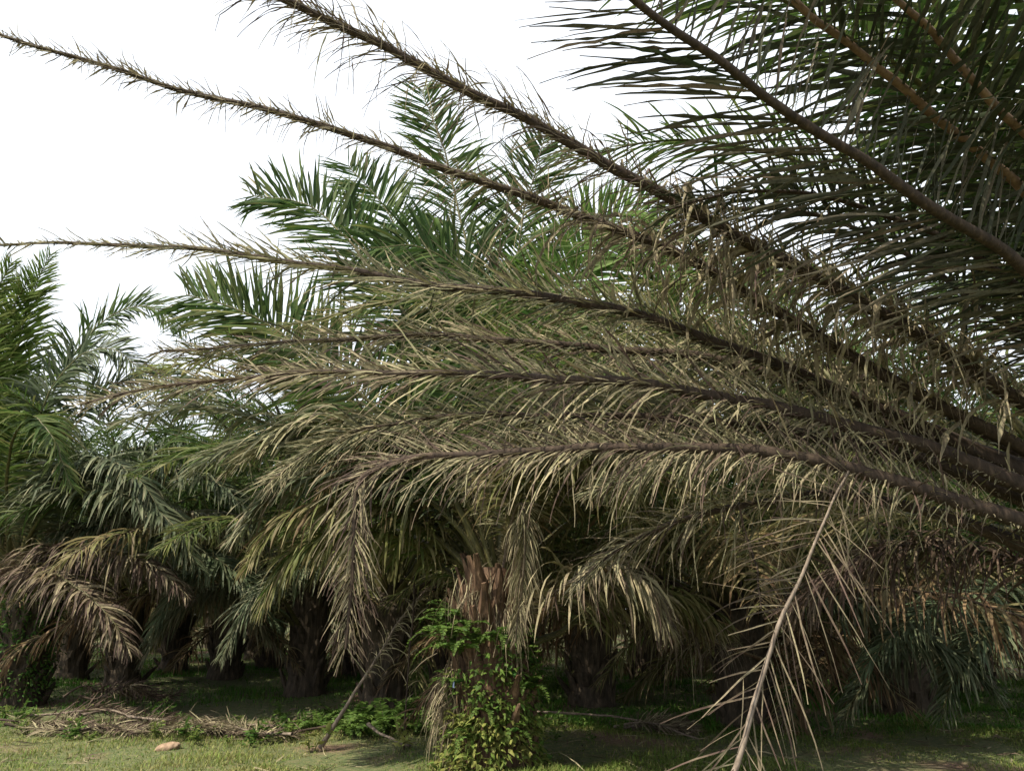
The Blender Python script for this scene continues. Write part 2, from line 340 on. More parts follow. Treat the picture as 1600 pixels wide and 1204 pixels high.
Lk(tc.outputs["Object"], n1.inputs["Vector"]); Lk(tc.outputs["Object"], n2.inputs["Vector"])
ra = ramp(t, [(0.3, (0.038, 0.066, 0.018)), (0.5, (0.085, 0.100, 0.034)), (0.7, (0.16, 0.13, 0.068))]); Lk(n2.outputs[0], ra.inputs[0])
rb = ramp(t, [(0.3, (0.09, 0.055, 0.035)), (0.55, (0.17, 0.105, 0.07)), (0.75, (0.26, 0.19, 0.13))]); Lk(n2.outputs[0], rb.inputs[0])
mr = N("ShaderNodeMapRange"); mr.inputs[1].default_value = 0.54; mr.inputs[2].default_value = 0.64; Lk(n1.outputs[0], mr.inputs[0])
mx = N("ShaderNodeMix"); mx.data_type = 'RGBA'; Lk(mr.outputs[0], mx.inputs[0]); Lk(ra.outputs[0], mx.inputs[6]); Lk(rb.outputs[0], mx.inputs[7])
bp = N("ShaderNodeBump"); bp.inputs["Strength"].default_value = 0.6; bp.inputs["Distance"].default_value = 0.05; Lk(n2.outputs[0], bp.inputs["Height"])
pb = N("ShaderNodeBsdfPrincipled"); pb.inputs["Roughness"].default_value = 0.95; Lk(mx.outputs[2], pb.inputs["Base Color"]); Lk(bp.outputs[0], pb.inputs["Normal"])
mo = N("ShaderNodeOutputMaterial"); Lk(pb.outputs[0], mo.inputs[0])
tag(mk("ground", np.stack([XX, YY, ZZ], -1).reshape(-1, 3), GF, m), kind="structure")
def on_ground(px, Y):
    g = G(px, Y); g[2] = float(hgt(g[0], g[1])); return g

# ------------------------------------------------------------------ the near palm on the right, trunk outside the frame
def right_palm():
    loc = np.array((4.0, 4.75, 0.0)); loc[2] = float(hgt(loc[0], loc[1]))
    t = thing("oil_palm", loc, "near oil palm whose brown eaten fronds sweep in from the right edge over everything", "palm tree", "oil palms of the plantation")
    trunk(t, 1.95, 0.40, 11, 80)
    B = lambda dx=0, dy=0, Y=4.6: (1845 + dx, 850 + dy, Y)
    D = dict(mat=M_DUST, stalk=M_ST_BROWN, r0=0.080, r1=0.007, K=11, thin=.60, many=1.6, dvar=.17, curl=.7, wob=.05, pf=.25)
    def roll(a, b, left, right):                                      # turns a frond about its stalk so that its two rows of leaflets lie along left and right
        T = nrm(P(*b) - P(*a)); A, R = (nrm(v - (v @ T) * T) for v in (np.array(left, float), np.array(right, float)))
        N = nrm(A + R); return dict(up=N, e0=math.degrees(math.asin(A @ N)), alt=(1.0 if np.cross(T, N) @ R > 0 else -1.0, 112, 96))
    # two nearly bare stalks against the sky
    frond(t, PP(B(0, 30), (1720, 770, 4.5), (1600, 700, 4.4), (1450, 625, 4.3), (1330, 553, 4.25), (1200, 478, 4.2), (1080, 408, 4.15), (930, 345, 4.1), (780, 290, 4.0),
          (640, 245, 4.0), (480, 190, 3.9), (330, 150, 3.9), (150, 100, 3.85), (-30, 50, 3.8)), 21, n=130, Lmax=0.62, W=0.013, droop=3.2, rag=0.75, bare=0.35, 
          dry=0.82, kink=0.35, e0=5, es=40, sweep=(60, 22), prof=[(0, .5), (.2, .9), (.42, 1), (.55, .45), (.7, .36), (.85, .30), (.93, .08), (1, .03)], missing=0.12, fuzz=1700, shreds=(150, .19, .52, .6),
          label="long brown frond eaten almost bare, its tip at the left edge of the sky", **{**D, 'r0': .065, 'r1': 0.010})
    frond(t, PP(B(10, 10), (1740, 720, 4.4), (1640, 655, 4.3), (1540, 590, 4.2), (1440, 525, 4.1), (1330, 462, 4.0), (1200, 393, 3.9), (1080, 328, 3.8), (960, 262, 3.7),
          (830, 192, 3.6), (700, 125, 3.5), (560, 52, 3.4), (430, -8, 3.3), (330, -50, 3.2)), 22, n=130, Lmax=0.62, W=0.013, droop=3.0, rag=0.8, bare=0.15,
          dry=0.86, kink=0.25, e0=5, es=38, sweep=(62, 26), prof=[(0, .5), (.2, .95), (.45, 1), (.6, .75), (.8, .75), (1, .6)], missing=0.12, fuzz=1700, shreds=(230, .19, .56, .65),
          label="dark brown bare frond running up to the top edge", **{**D, 'r0': 0.07, 'r1': 0.02})
    # the tiers of dusty, eaten fronds
    frond(t, PP(B(-5, 40), (1720, 790, 4.5), (1600, 735, 4.5), (1400, 650, 4.5), (1250, 585, 4.4), (1100, 528, 4.35), (980, 488, 4.3), (850, 464, 4.25), (700, 448, 4.2),
          (560, 425, 4.2), (400, 402, 4.1), (200, 382, 4.1), (-10, 380, 4.0)), 23, n=200, Lmax=0.52, W=0.019, droop=0.45, rag=0.5, bare=0.2, dry=0.55, e0=8, es=27, fuzz=500, shreds=(60, .2, .5, .45), up=(.1, -.75, .65), sweep=(60, 24),
          prof=[(0, .4), (.2, .9), (.5, 1), (.65, .75), (.8, .5), (.9, .22), (1, .06)], lv=0.6, **D)
    frond(t, PP(B(-10, 50), (1700, 800, 4.8), (1550, 730, 4.9), (1350, 640, 5.0), (1200, 575, 5.0), (1040, 515, 5.0), (880, 478, 5.0), (700, 466, 5.0), (570, 478, 4.95), (440, 508, 4.9)), 24,
          n=120, Lmax=0.58, W=0.021, droop=0.6, rag=0.2, bare=0.05, dry=0.42, e0=8, es=27, up=(.1, -.75, .65), sweep=(64, 30), **{**D, 'mat': M_LEAF, 'stalk': M_ST_OLIVE})
    frond(t, PP(B(-5, 55), (1700, 810, 4.7), (1550, 740, 4.7), (1300, 620, 4.7), (1100, 560, 4.65), (950, 544, 4.6), (800, 534, 4.55), (650, 527, 4.5), (480, 531, 4.45), (350, 540, 4.4), (245, 552, 4.35)), 25,
          n=185, Lmax=0.54, W=0.019, droop=1.2, rag=0.5, bare=0.3, dry=0.68, e0=8, es=27, up=(.1, -.75, .65), fuzz=400, sweep=(54, 26), lv=0.6, **D)
    frond(t, PP(B(0, 60), (1720, 820, 4.4), (1600, 760, 4.3), (1450, 700, 4.25), (1250, 645, 4.2), (1050, 608, 4.1), (900, 594, 4.05), (740, 584, 4.0), (560, 582, 3.95), (400, 590, 3.9), (270, 602, 3.85), (130, 628, 3.8)), 26,
          n=195, Lmax=0.54, W=0.019, droop=1.2, rag=0.5, bare=0.25, dry=0.76, e0=8, es=27, up=(.1, -.75, .65), fuzz=400, sweep=(54, 28), lv=0.6, **D)
    frond(t, PP(B(0, 70), (1720, 835, 4.5), (1600, 780, 4.5), (1450, 720, 4.5), (1250, 678, 4.5), (1050, 655, 4.45), (900, 648, 4.4), (750, 650, 4.4), (600, 666, 4.35), (500, 695, 4.3), (420, 750, 4.3)), 27,
          n=185, Lmax=0.58, W=0.020, droop=1.5, rag=0.35, bare=0.15, dry=0.52, e0=8, es=27, up=(.1, -.75, .65), fuzz=300, sweep=(56, 30), **D)
    frond(t, PP(B(0, 85), (1720, 860, 4.3), (1600, 815, 4.2), (1400, 752, 4.1), (1250, 715, 4.0), (1050, 700, 3.95), (900, 700, 3.9), (750, 708, 3.85), (640, 718, 3.8), (585, 733, 3.8), (558, 757, 3.78), (553, 830, 3.76), (548, 920, 3.75), (542, 1010, 3.75)), 28,
          n=165, Lmax=0.50, W=0.012, droop=1.9, rag=0.5, bare=0.2, dry=0.86, e0=10, es=24, fuzz=300, sweep=(58, 30), kink=0.12, prof=[(0, .4), (.2, .9), (.5, 1), (.75, .85), (.9, .6), (1, .3)], up=(0, -0.8, .6),
          label="brown frond with its broken tip hanging straight down", **D)
    # dark undersides overhead
    U = dict(mat=M_LEAF_SHADE, K=10, r0=0.06, r1=0.012, pf=0.18)
    frond(t, PP(B(20, -40, 4.4), (1780, 620, 4.0), (1690, 505, 3.6), (1600, 420, 3.3), (1520, 362, 3.1), (1420, 300, 2.9), (1310, 226, 2.7), (1200, 152, 2.5), (1100, 82, 2.35), (1000, 5, 2.2), (900, -85, 2.05)), 29,
          n=105, Lmax=1.0, W=0.0140, kink=0, missing=.05, droop=0.35, rag=0.4, dry=0.58, dvar=.2, es=9, **roll((1310, 226, 2.7), (1100, 82, 2.35), (-1, -.15, 0), (.75, .35, 1)), sweep=(46, 30), stalk=M_ST_BROWN, label="dark frond seen from beneath, crossing the upper right", **U)
    frond(t, PP(B(40, -60, 4.5), (1800, 560, 4.1), (1700, 410, 3.7), (1560, 265, 3.3), (1480, 190, 3.1), (1400, 128, 2.9), (1330, 72, 2.75), (1240, 8, 2.6), (1130, -80, 2.45)), 30,
          n=60, Lmax=0.9, W=0.018, kink=0, droop=0.5, rag=0.12, dry=0.32, e0=4, es=18, sweep=(66, 42), stalk=M_ST_ORANGE, **U)
    frond(t, PP(B(60, -60, 4.5), (1820, 520, 4.0), (1720, 345, 3.5), (1600, 215, 3.1), (1530, 132, 2.9), (1475, 68, 2.75), (1420, 8, 2.6), (1340, -80, 2.45)), 31,
          n=60, Lmax=0.9, W=0.019, kink=0, droop=0.5, rag=0.08, dry=0.3, e0=4, es=18, sweep=(66, 42), stalk=M_ST_ORANGE, **U)
    frond(t, PP(B(20, -30, 4.8), (1740, 640, 5.0), (1620, 490, 5.2), (1480, 365, 5.4), (1320, 275, 5.5), (1170, 232, 5.5), (1030, 222, 5.4), (900, 245, 5.3)), 32,
          n=105, Lmax=1.0, W=0.019, droop=.9, rag=0.1, dry=0.2, e0=8, es=18, sweep=(66, 36), mat=M_LEAF, stalk=M_ST_OLIVE)
    frond(t, PP(B(10, -10, 4.7), (1760, 690, 4.8), (1620, 545, 4.9), (1450, 415, 4.9), (1300, 345, 4.9), (1140, 325, 4.8), (1000, 372, 4.7)), 33,
          n=75, Lmax=0.9, W=0.020, droop=.8, rag=0.3, dry=0.34, e0=6, es=16, sweep=(66, 36), mat=M_LEAF_SHADE, stalk=M_ST_BROWN)
    frond(t, PP(B(30, -50, 4.7), (1790, 580, 4.8), (1680, 380, 4.6), (1520, 190, 4.2), (1330, 60, 3.8), (1150, -20, 3.5), (980, -60, 3.2)), 34,
          n=105, Lmax=1.0, W=0.020, droop=.9, rag=0.06, dry=0.18, e0=6, es=18, sweep=(66, 38), mat=M_LEAF, stalk=M_ST_OLIVE)
    frond(t, PP(B(20, -20, 4.6), (1770, 650, 4.5), (1650, 500, 4.3), (1500, 385, 4.1), (1340, 320, 3.9), (1180, 300, 3.7), (1040, 330, 3.6)), 41,
          n=70, Lmax=0.85, W=0.018, droop=.6, rag=0.35, dry=0.30, e0=6, es=14, sweep=(68, 38), mat=M_LEAF_SHADE, stalk=M_ST_BROWN)
    for k, (az, el, bd) in enumerate(((197, 72, 36), (212, 71, 36), (226, 72, 40), (240, 68, 40), (256, 66, 40), (275, 66, 45), (300, 62, 48))):   # unseen top of the crown, above the frame, added to shade what lies below
        base = np.array((math.cos(math.radians(az)) * 0.18, math.sin(math.radians(az)) * 0.18, 1.95)) + loc
        frond(t, arc(az, el, 6.6, bd, base), 80 + k, n=80, Lmax=0.95, W=0.03, K=5, droop=.8, rag=0.1, dry=[.15, .3][k % 2], e0=8, es=16, mat=M_LEAF, r0=0.055)
    # lower, shaded fronds
    frond(t, PP(B(0, 95), (1720, 900, 4.7), (1600, 850, 4.7), (1450, 800, 4.7), (1300, 774, 4.6), (1200, 780, 4.6), (1080, 808, 4.5), (980, 850, 4.5), (900, 915, 4.4)), 35,
          n=110, Lmax=0.7, W=0.016, droop=1.7, rag=0.5, bare=0.15, dry=0.72, e0=8, es=24, **D)
    frond(t, PP(B(0, 120), (1740, 940, 5.1), (1620, 885, 5.3), (1500, 850, 5.4), (1440, 850, 5.4), (1365, 862, 5.4), (1290, 895, 5.4), (1230, 950, 5.4)), 36,
          n=80, Lmax=0.75, W=0.02, droop=1.7, rag=0.05, dry=1.0, tipdry=0, e0=0, es=20, label="low red-brown dead frond with drooping leaflets", **{**D, 'r0': 0.045, 'dvar': .03})
    frond(t, PP(B(-10, 75), (1720, 830, 5.2), (1580, 760, 5.4), (1420, 700, 5.6), (1250, 690, 5.7), (1080, 715, 5.8), (930, 770, 5.8)), 37,
          n=100, Lmax=0.8, W=0.021, droop=1.9, rag=0.25, dry=0.45, e0=10, es=26, **D)
    frond(t, PP(B(-10, 65), (1720, 800, 5.4), (1560, 690, 5.8), (1380, 600, 6.1), (1200, 560, 6.3), (1020, 570, 6.4), (860, 620, 6.4)), 38,
          n=100, Lmax=0.85, W=0.022, droop=1.6, rag=0.2, dry=0.4, e0=10, es=24, **D)
    frond(t, PP(B(-10, 45), (1730, 760, 5.5), (1600, 610, 6.0), (1440, 500, 6.4), (1260, 440, 6.6), (1080, 440, 6.7), (900, 500, 6.7)), 39,
          n=100, Lmax=0.9, W=0.022, droop=1.3, rag=0.2, dry=0.35, e0=10, es=24, mat=M_LEAF, K=9, r0=0.05)
    # dead frond that hangs from the crown in front of the shade
    frond(t, PP((1345, 700, 4.3), (1304, 775, 3.75), (1262, 868, 3.55), (1222, 968, 3.4), (1188, 1080, 3.25), (1150, 1200, 3.1), (1112, 1310, 3.0)), 40,
          n=44, Lmax=0.58, W=0.0046, K=7, droop=0.5, rag=0.0, dry=0.91, dvar=0.05, tipdry=.05, e0=8, es=14, sweep=(50, 36), up=(0.3, -1, 0.25), r0=0.008, r1=0.013, pf=0.12, mat=M_DUST, stalk=M_ST_GREY,
          kink=0.05, curl=0.7, lv=0.5, missing=0.15, prof=[(0, .7), (.15, .95), (.5, 1), (1, .6)], spine=0, flare=1.0, label="pale dry frond hanging down with stiff bare leaflets")
    # the side of the crown turned away from the camera
    for k in range(13):
        az = -58 + k * 16.5
        base = np.array((math.cos(math.radians(az)) * 0.2, math.sin(math.radians(az)) * 0.2, 1.85)) + loc
        el = [66, 38, 20, 52][k % 4]
        frond(t, arc(az, el, 6.0, [70, 62, 55, 75][k % 4], base), 60 + k, n=60, Lmax=0.85, W=0.024, K=6, droop=1.4, rag=0.15, dry=[.15, .3, .6, .25][k % 4], e0=8, es=20, mat=M_LEAF, r0=0.055)
    return t
right_palm()

# ------------------------------------------------------------------ the middle palm with fern and creeper on its trunk
CEN = on_ground(768, 8.75)
def middle_palm():
    t = thing("oil_palm", CEN, "oil palm in the middle with creeper and ferns covering its stout trunk", "palm tree", "oil palms of the plantation")
    trunk(t, 2.0, 0.38, 12, 95, boot_len=0.55, splay=.06, tipw=.55)
    fibre(t, [((-0.40, -0.22, 0.85), (0.06, 0.06, 0.14), (-0.5, -0.2, -0.5)), ((-0.42, -0.15, 0.55), (0.05, 0.05, 0.10), (-0.4, -0.2, -0.7)),
              ((-0.15, -0.34, 1.75), (0.16, 0.05, 0.12), (-0.1, -0.3, -0.8)), ((0.2, -0.34, 1.5), (0.08, 0.05, 0.1), (0.1, -0.3, -0.8))], 5, 130)
    mk("paint_mark", np.array([(-.352, -.307, .80), (-.335, -.322, .795), (-.333, -.324, .855), (-.350, -.309, .86)]) * np.array((1.12, 1.12, 1)), [[0, 1, 2, 3]], M_BLUE, t)
    GR = dict(mat=M_LEAF, stalk=M_ST_OLIVE, r0=0.05, r1=0.007, K=7, n=95, Lmax=0.95, W=0.027, rag=0.1, e0=12, es=20, pf=0.2)
    up = dict(GR, droop=0.3, dry=0.12, prof=[(0, .3), (.12, .8), (.3, 1), (.7, .96), (.9, .78), (1, .45)], tipdry=0.12, dvar=.14, es=9, Lmax=1.08, curl=.12, W=.034, rag=.05, sweep=(70, 46), up=(0.1, -1, .35), many=1.4)
    c = lambda dx=0, dy=0, dY=0: (783 + dx, 915 + dy, 8.75 + dY)
    frond(t, PP(c(), (775, 720, 9.2), (752, 520, 9.7), (722, 350, 10.1), (693, 235, 10.4), (660, 140, 10.6)), 101, **up)
    frond(t, PP(c(-8), (740, 740, 8.8), (668, 545, 9.1), (572, 408, 9.4), (485, 322, 9.6), (395, 308, 9.7)), 102, **up)
    frond(t, PP(c(-4), (750, 720, 9.4), (690, 530, 10), (640, 410, 10.4), (598, 320, 10.6), (545, 258, 10.7)), 103, **up)
    frond(t, PP(c(-12, 4), (700, 765, 8.7), (590, 640, 8.7), (490, 560, 8.7), (400, 495, 8.7), (292, 462, 8.7)), 104, **{**up, 'dry': .22})
    frond(t, PP(c(6), (805, 700, 9.5), (835, 520, 10), (885, 400, 10.3), (965, 335, 10.4), (1050, 335, 10.3)), 105, **{**up, 'mat': M_YOUNG})
    frond(t, PP(c(2), (792, 700, 9.4), (800, 480, 10), (818, 340, 10.3), (838, 260, 10.4), (850, 215, 10.4)), 106, **up)
    frond(t, PP(c(8), (850, 740, 9.1), (930, 600, 9.5), (1020, 520, 9.8), (1130, 470, 10), (1240, 470, 10)), 107, **up)
    frond(t, PP(c(4), (800, 720, 9.0), (780, 530, 9.1), (730, 430, 9.1), (650, 385, 9.0), (570, 390, 8.9)), 108, **{**up, 'droop': 1.0})
    frond(t, PP(c(6), (820, 700, 9.0), (860, 500, 9.0), (930, 400, 9.0), (1010, 390, 8.9), (1090, 440, 8.8)), 109, **{**up, 'mat': M_YOUNG})
    mid = dict(GR, droop=1.15, es=16, dry=0.45, tipdry=0.2, rag=0.2)
    frond(t, PP(c(-10, 5), (680, 770, 9.40), (560, 665, 9.20), (445, 595, 9.00), (345, 560, 8.90), (225, 580, 8.80)), 110, **{**mid, 'mat': M_YOUNG, 'dry': .6})
    frond(t, PP(c(-14, 8), (665, 805, 9.40), (545, 720, 9.20), (420, 662, 9.00), (300, 635, 8.90), (175, 665, 8.80)), 111, **{**mid, 'mat': M_SILVER})
    frond(t, PP(c(-14, 10), (690, 800, 9.40), (590, 725, 9.10), (470, 692, 8.90), (370, 694, 8.70), (285, 745, 8.60)), 112, **{**mid, 'mat': M_SILVER})
    frond(t, PP(c(-18, 20), (700, 860, 9.30), (620, 800, 9.00), (520, 788, 8.70), (440, 812, 8.50), (385, 885, 8.40)), 114, **{**mid, 'droop': 2.2, 'dry': .5})
    frond(t, PP(c(-22, 40), (690, 885, 9.40), (620, 838, 9.10), (540, 832, 8.80), (460, 862, 8.60), (408, 950, 8.50)), 115, **{**mid, 'droop': 2.4, 'dry': .42})
    frond(t, PP(c(-6, 0), (745, 800, 9.50), (690, 720, 9.10), (620, 690, 8.80), (550, 710, 8.60), (500, 780, 8.50)), 117, **{**mid, 'dry': .6})
    frond(t, PP(c(8, 0), (810, 790, 8.3), (850, 720, 7.9), (900, 705, 7.6), (950, 740, 7.4), (985, 810, 7.3)), 119, **{**mid, 'dry': .5, 'droop': 2})
    frond(t, PP(c(10, 5), (860, 800, 8.6), (950, 710, 8.7), (1060, 680, 8.8), (1160, 700, 8.9), (1260, 760, 9.0)), 120, **mid)
    frond(t, PP(c(14, 0), (870, 780, 9.0), (970, 640, 9.4), (1080, 570, 9.7), (1200, 560, 9.9), (1310, 600, 10)), 121, **mid)
    frond(t, PP(c(2, 0), (795, 830, 8.3), (808, 790, 8.05), (818, 800, 7.95), (820, 860, 7.9), (815, 930, 7.9), (804, 1000, 7.9)), 122, **{**GR, 'mat': M_DUST, 'stalk': M_ST_GREY, 'W': .012, 'Lmax': .5, 'droop': 4, 'dry': .72,
          'up': (0.2, -1, 0.1), 'sweep': (40, 25), 'pf': .3, 'r0': .03, 'rag': .4, 'label': 'dead grey frond folded down against the trunk'})
    frond(t, PP(c(40, 75), (868, 935, 8.3), (905, 900, 8.1), (960, 888, 7.9), (1010, 915, 7.8), (1040, 970, 7.7)), 123, **{**mid, 'mat': M_DUST, 'stalk': M_ST_ORANGE, 'dry': .75, 'droop': 2.6, 'r0': .055})
    frond(t, PP(c(45, 90), (880, 985, 9.0), (930, 945, 9.2), (1000, 925, 9.4), (1070, 940, 9.6), (1130, 990, 9.8)), 124, **{**mid, 'dry': .5, 'droop': 2.4})
    frond(t, PP(c(10, 5), (850, 770, 8.2), (930, 660, 7.6), (1040, 630, 7.1), (1150, 680, 6.7), (1240, 780, 6.5)), 125, **mid)  # from here to curtain: hidden fronds added to shade the lower-right grass
    frond(t, PP(c(6, 5), (810, 740, 8.0), (860, 600, 7.3), (930, 560, 6.7), (1010, 610, 6.3), (1080, 720, 6.1)), 126, **{**mid, 'dry': .3})
    frond(t, PP(c(10, 0), (850, 720, 8.6), (940, 570, 8.5), (1050, 500, 8.4), (1150, 520, 8.3), (1240, 610, 8.2)), 127, **{**mid, 'dry': .25})
    frond(t, PP(c(12, 4), (870, 750, 8.5), (980, 640, 8.4), (1100, 610, 8.3), (1210, 660, 8.2), (1300, 770, 8.1)), 128, **{**mid, 'dry': .35})
    curtain = {**mid, 'dry': .5, 'droop': 1.5, 'mat': M_DUST, 'dvar': .16}
    frond(t, PP(c(-8), (740, 800, 8.7), (660, 705, 8.6), (560, 660, 8.5), (450, 670, 8.4), (360, 735, 8.3)), 130, **curtain)
    frond(t, PP(c(-12), (720, 830, 8.7), (640, 762, 8.7), (540, 740, 8.7), (440, 765, 8.7), (362, 842, 8.6)), 131, **{**curtain, 'mat': M_SILVER})
    frond(t, PP(c(4), (800, 780, 8.2), (832, 690, 7.7), (882, 662, 7.3), (940, 692, 7.0), (992, 762, 6.9)), 132, **curtain)
    frond(t, PP(c(8), (830, 830, 8.6), (900, 762, 8.5), (990, 742, 8.4), (1080, 770, 8.3), (1152, 842, 8.2)), 133, **{**curtain, 'mat': M_LEAF})
    for k in range(7):                                                # the far side of the crown
        az = 25 + k * 22
        base = np.array((0.15 * math.cos(math.radians(az)), 0.15 * math.sin(math.radians(az)), 1.9)) + CEN
        frond(t, arc(az, [40, 62, 25][k % 3], 6, [60, 70, 50][k % 3], base), 140 + k, **{**mid, 'K': 5, 'dry': .25, 'n': 75})
    return t
mb, tb, Nb = nt_new("blue_paint"); p_ = Nb("ShaderNodeBsdfPrincipled"); n_ = Nb("ShaderNodeTexNoise"); n_.inputs["Scale"].default_value = 30
r_ = ramp(tb, [(0.4, (0.08, 0.12, 0.22)), (0.6, (0.16, 0.20, 0.30))]); tb.links.new(n_.outputs[0], r_.inputs[0]); tb.links.new(r_.outputs[0], p_.inputs["Base Color"])
o_ = Nb("ShaderNodeOutputMaterial"); tb.links.new(p_.outputs[0], o_.inputs[0]); M_BLUE = mb
middle_palm()

# ------------------------------------------------------------------ the palm at the left edge
LEFT = on_ground(25, 14.5)
def left_palm():
    t = thing("oil_palm", LEFT, "oil palm at the left edge with upright green fronds and tan drooping lower fronds", "palm tree", "oil palms of the plantation")
    trunk(t, 2.2, 0.42, 13, 70, mat=M_TRUNK_SHADE)
    GR = dict(mat=M_LEAF, stalk=M_ST_OLIVE, r0=0.05, r1=0.007, K=7, n=125, Lmax=1.05, W=0.034, rag=0.05, e0=10, es=12, pf=0.18)
    c = lambda dx=0, dy=0, dY=0: (20 + dx, 915 + dy, 14.5 + dY)
    frond(t, PP(c(), (15, 740, 14.5), (20, 600, 14.4), (40, 490, 14.2), (78, 398, 14)), 201, up=(0.3, -1, .1), droop=.5, dry=.36, many=1.3, **{**GR, 'mat': M_YOUNG})
    frond(t, PP(c(-5), (-25, 720, 14.2), (-40, 580, 14), (-20, 480, 13.8), (20, 410, 13.6)), 202, up=(.3, -1, .1), droop=.6, dry=.38, many=1.3, **{**GR, 'mat': M_YOUNG})
    frond(t, PP(c(5), (45, 720, 14.8), (100, 580, 15), (165, 500, 15), (230, 478, 15), (290, 520, 15)), 203, up=(0, -1, .5), droop=.9, dry=.14, **GR)
    frond(t, PP(c(6), (60, 760, 14.4), (130, 640, 14.3), (210, 590, 14.2), (290, 600, 14.1), (350, 660, 14)), 204, up=(0, -.8, .8), droop=1.2, dry=.2, **{**GR, 'mat': M_SILVER})
    frond(t, PP(c(8), (70, 800, 14), (150, 722, 13.6), (250, 695, 13.3), (340, 700, 13.1), (400, 750, 13)), 205, droop=1.6, dry=.18, **{**GR, 'mat': M_SILVER})
    frond(t, PP(c(8, 5), (80, 850, 14), (180, 806, 13.6), (290, 800, 13.2), (380, 822, 13), (440, 870, 12.8)), 206, droop=2, dry=.6, **{**GR, 'mat': M_SILVER})
    frond(t, PP(c(0, 5), (40, 880, 13.6), (100, 858, 13), (180, 862, 12.5), (240, 885, 12.2), (292, 930, 12)), 207, droop=2, dry=.9, **{**GR, 'mat': M_DUST, 'W': .03})
    frond(t, PP(c(-10, 10), (10, 900, 13.6), (50, 890, 13), (100, 905, 12.4), (160, 950, 12), (203, 1018, 11.8)), 208, droop=1.8, dry=.9, label="tan dry frond drooping with its tip near the ground", **{**GR, 'mat': M_DUST, 'W': .03})
    frond(t, PP(c(10, 10), (110, 880, 14.6), (220, 880, 14.7), (310, 915, 14.8), (390, 960, 14.9), (440, 1020, 15)), 209, droop=2, dry=.6, **{**GR, 'mat': M_SILVER})
    frond(t, PP(c(-15, 0), (-50, 800, 14), (-120, 720, 13.6), (-200, 690, 13.3), (-280, 720, 13)), 210, droop=1.4, dry=.3, **GR)
    frond(t, PP(c(0), (10, 780, 13.6), (20, 690, 12.9), (45, 650, 12.3), (80, 680, 11.8), (110, 760, 11.6)), 211, droop=1.2, dry=.25, **GR)
    frond(t, PP(c(5), (60, 800, 13.7), (110, 740, 13), (170, 720, 12.4), (225, 760, 12), (265, 830, 11.8)), 212, droop=1.6, dry=.35, **{**GR, 'mat': M_SILVER})
    frond(t, PP(c(-8), (-5, 730, 14.4), (0, 590, 14.3), (12, 500, 14.1), (48, 428, 13.9)), 213, up=(.3, -1, .1), droop=.5, dry=.34, **{**GR, 'mat': M_YOUNG})
    frond(t, PP(c(4), (35, 740, 14.3), (75, 620, 14.1), (120, 560, 14.0), (175, 545, 13.9), (225, 580, 13.8)), 214, up=(0, -1, .6), droop=.9, dry=.2, **{**GR, 'mat': M_SILVER})
    SV = {**GR, 'mat': M_SILVER, 'Lmax': 1.1}
    frond(t, PP(c(5), (60, 790, 14), (150, 738, 13.4), (260, 730, 12.9), (350, 762, 12.5), (412, 835, 12.3)), 215, droop=1.2, dry=.3, **SV)
    frond(t, PP(c(5), (70, 855, 14), (170, 828, 13.5), (280, 846, 13), (370, 896, 12.6), (432, 975, 12.4)), 216, droop=1.4, dry=.22, **SV)
    frond(t, PP(c(5), (50, 830, 13.6), (110, 772, 12.8), (190, 770, 12.2), (262, 812, 11.8), (312, 885, 11.6)), 217, droop=1.3, dry=.36, **SV)
    for k in range(10):
        az = 20 + k * 24
        base = np.array((0.15 * math.cos(math.radians(az)), 0.15 * math.sin(math.radians(az)), 2.1)) + LEFT
        frond(t, arc(az, [45, 65, 20][k % 3], 6, [65, 70, 50][k % 3], base), 220 + k, **{**GR, 'K': 5, 'dry': .25, 'n': 75, 'droop': 1.2})
left_palm()

# ------------------------------------------------------------------ palms further back: two kinds built once, then copied
def row_palm(name, loc, seed, label, nf, trunk_h, dead, group="oil palms of the plantation", skirt=0, gap=None):
    rng = np.random.default_rng(seed)
    t = thing(name, (0, 0, 0), label, "palm tree", group)
    trunk(t, trunk_h, 0.37, seed, 48, mat=M_TRUNK_SHADE)
    for k in range(nf):
        f = k / (nf - 1); az = k * 137.5 + rng.normal(0, 6)
        if gap and f > .5 and gap[0] < az % 360 < gap[1]: continue
        el = 80 - (66 + skirt) * f + rng.normal(0, 4); ln = np.interp(f, [0, .3, 1], [4.6, 6.2, 5.4]) * rng.uniform(.9, 1.06)
        bend = np.interp(f, [0, .5, 1], [45, 68, 58]) + rng.normal(0, 6)
        base = (0.17 * math.cos(math.radians(az)), 0.17 * math.sin(math.radians(az)), trunk_h - 0.05 - 0.35 * f)
        dr = np.clip(np.interp(f, [0, .55, .8, 1], [.08, .22, .5, .5 + .4 * dead]) + rng.normal(0, .06), 0, 1)
        frond(t, arc(az, el, ln, bend, base, side=rng.normal(0, 14)), seed * 50 + k, n=66, Lmax=0.92, W=0.026, K=5, droop=np.interp(f, [0, 1], [.6, 2.4]), rag=.15, dry=dr, e0=10, es=20, r0=.048, rel=False, pf=.2,
              spine=0, mat=M_LEAF, stalk=M_ST_BROWN if f > .75 else M_ST_OLIVE)
    t.location = tuple(loc)
    return proto(t)
rp_a = row_palm("oil_palm", on_ground(475, 15.8), 31, "oil palm with a dark bare trunk standing in the grass left of the middle palm", 34, 2.2, .6)
rp_b = row_palm("oil_palm", on_ground(600, 13.4), 32, "oil palm with an orange-brown trunk just left behind the creeper-covered palm", 34, 2.0, 1.0, gap=(165, 310))
rp_c = row_palm("oil_palm", on_ground(1165, 11.8), 33, "oil palm right of the middle palm, half hidden by the pale hanging frond", 34, 1.9, 1.0)
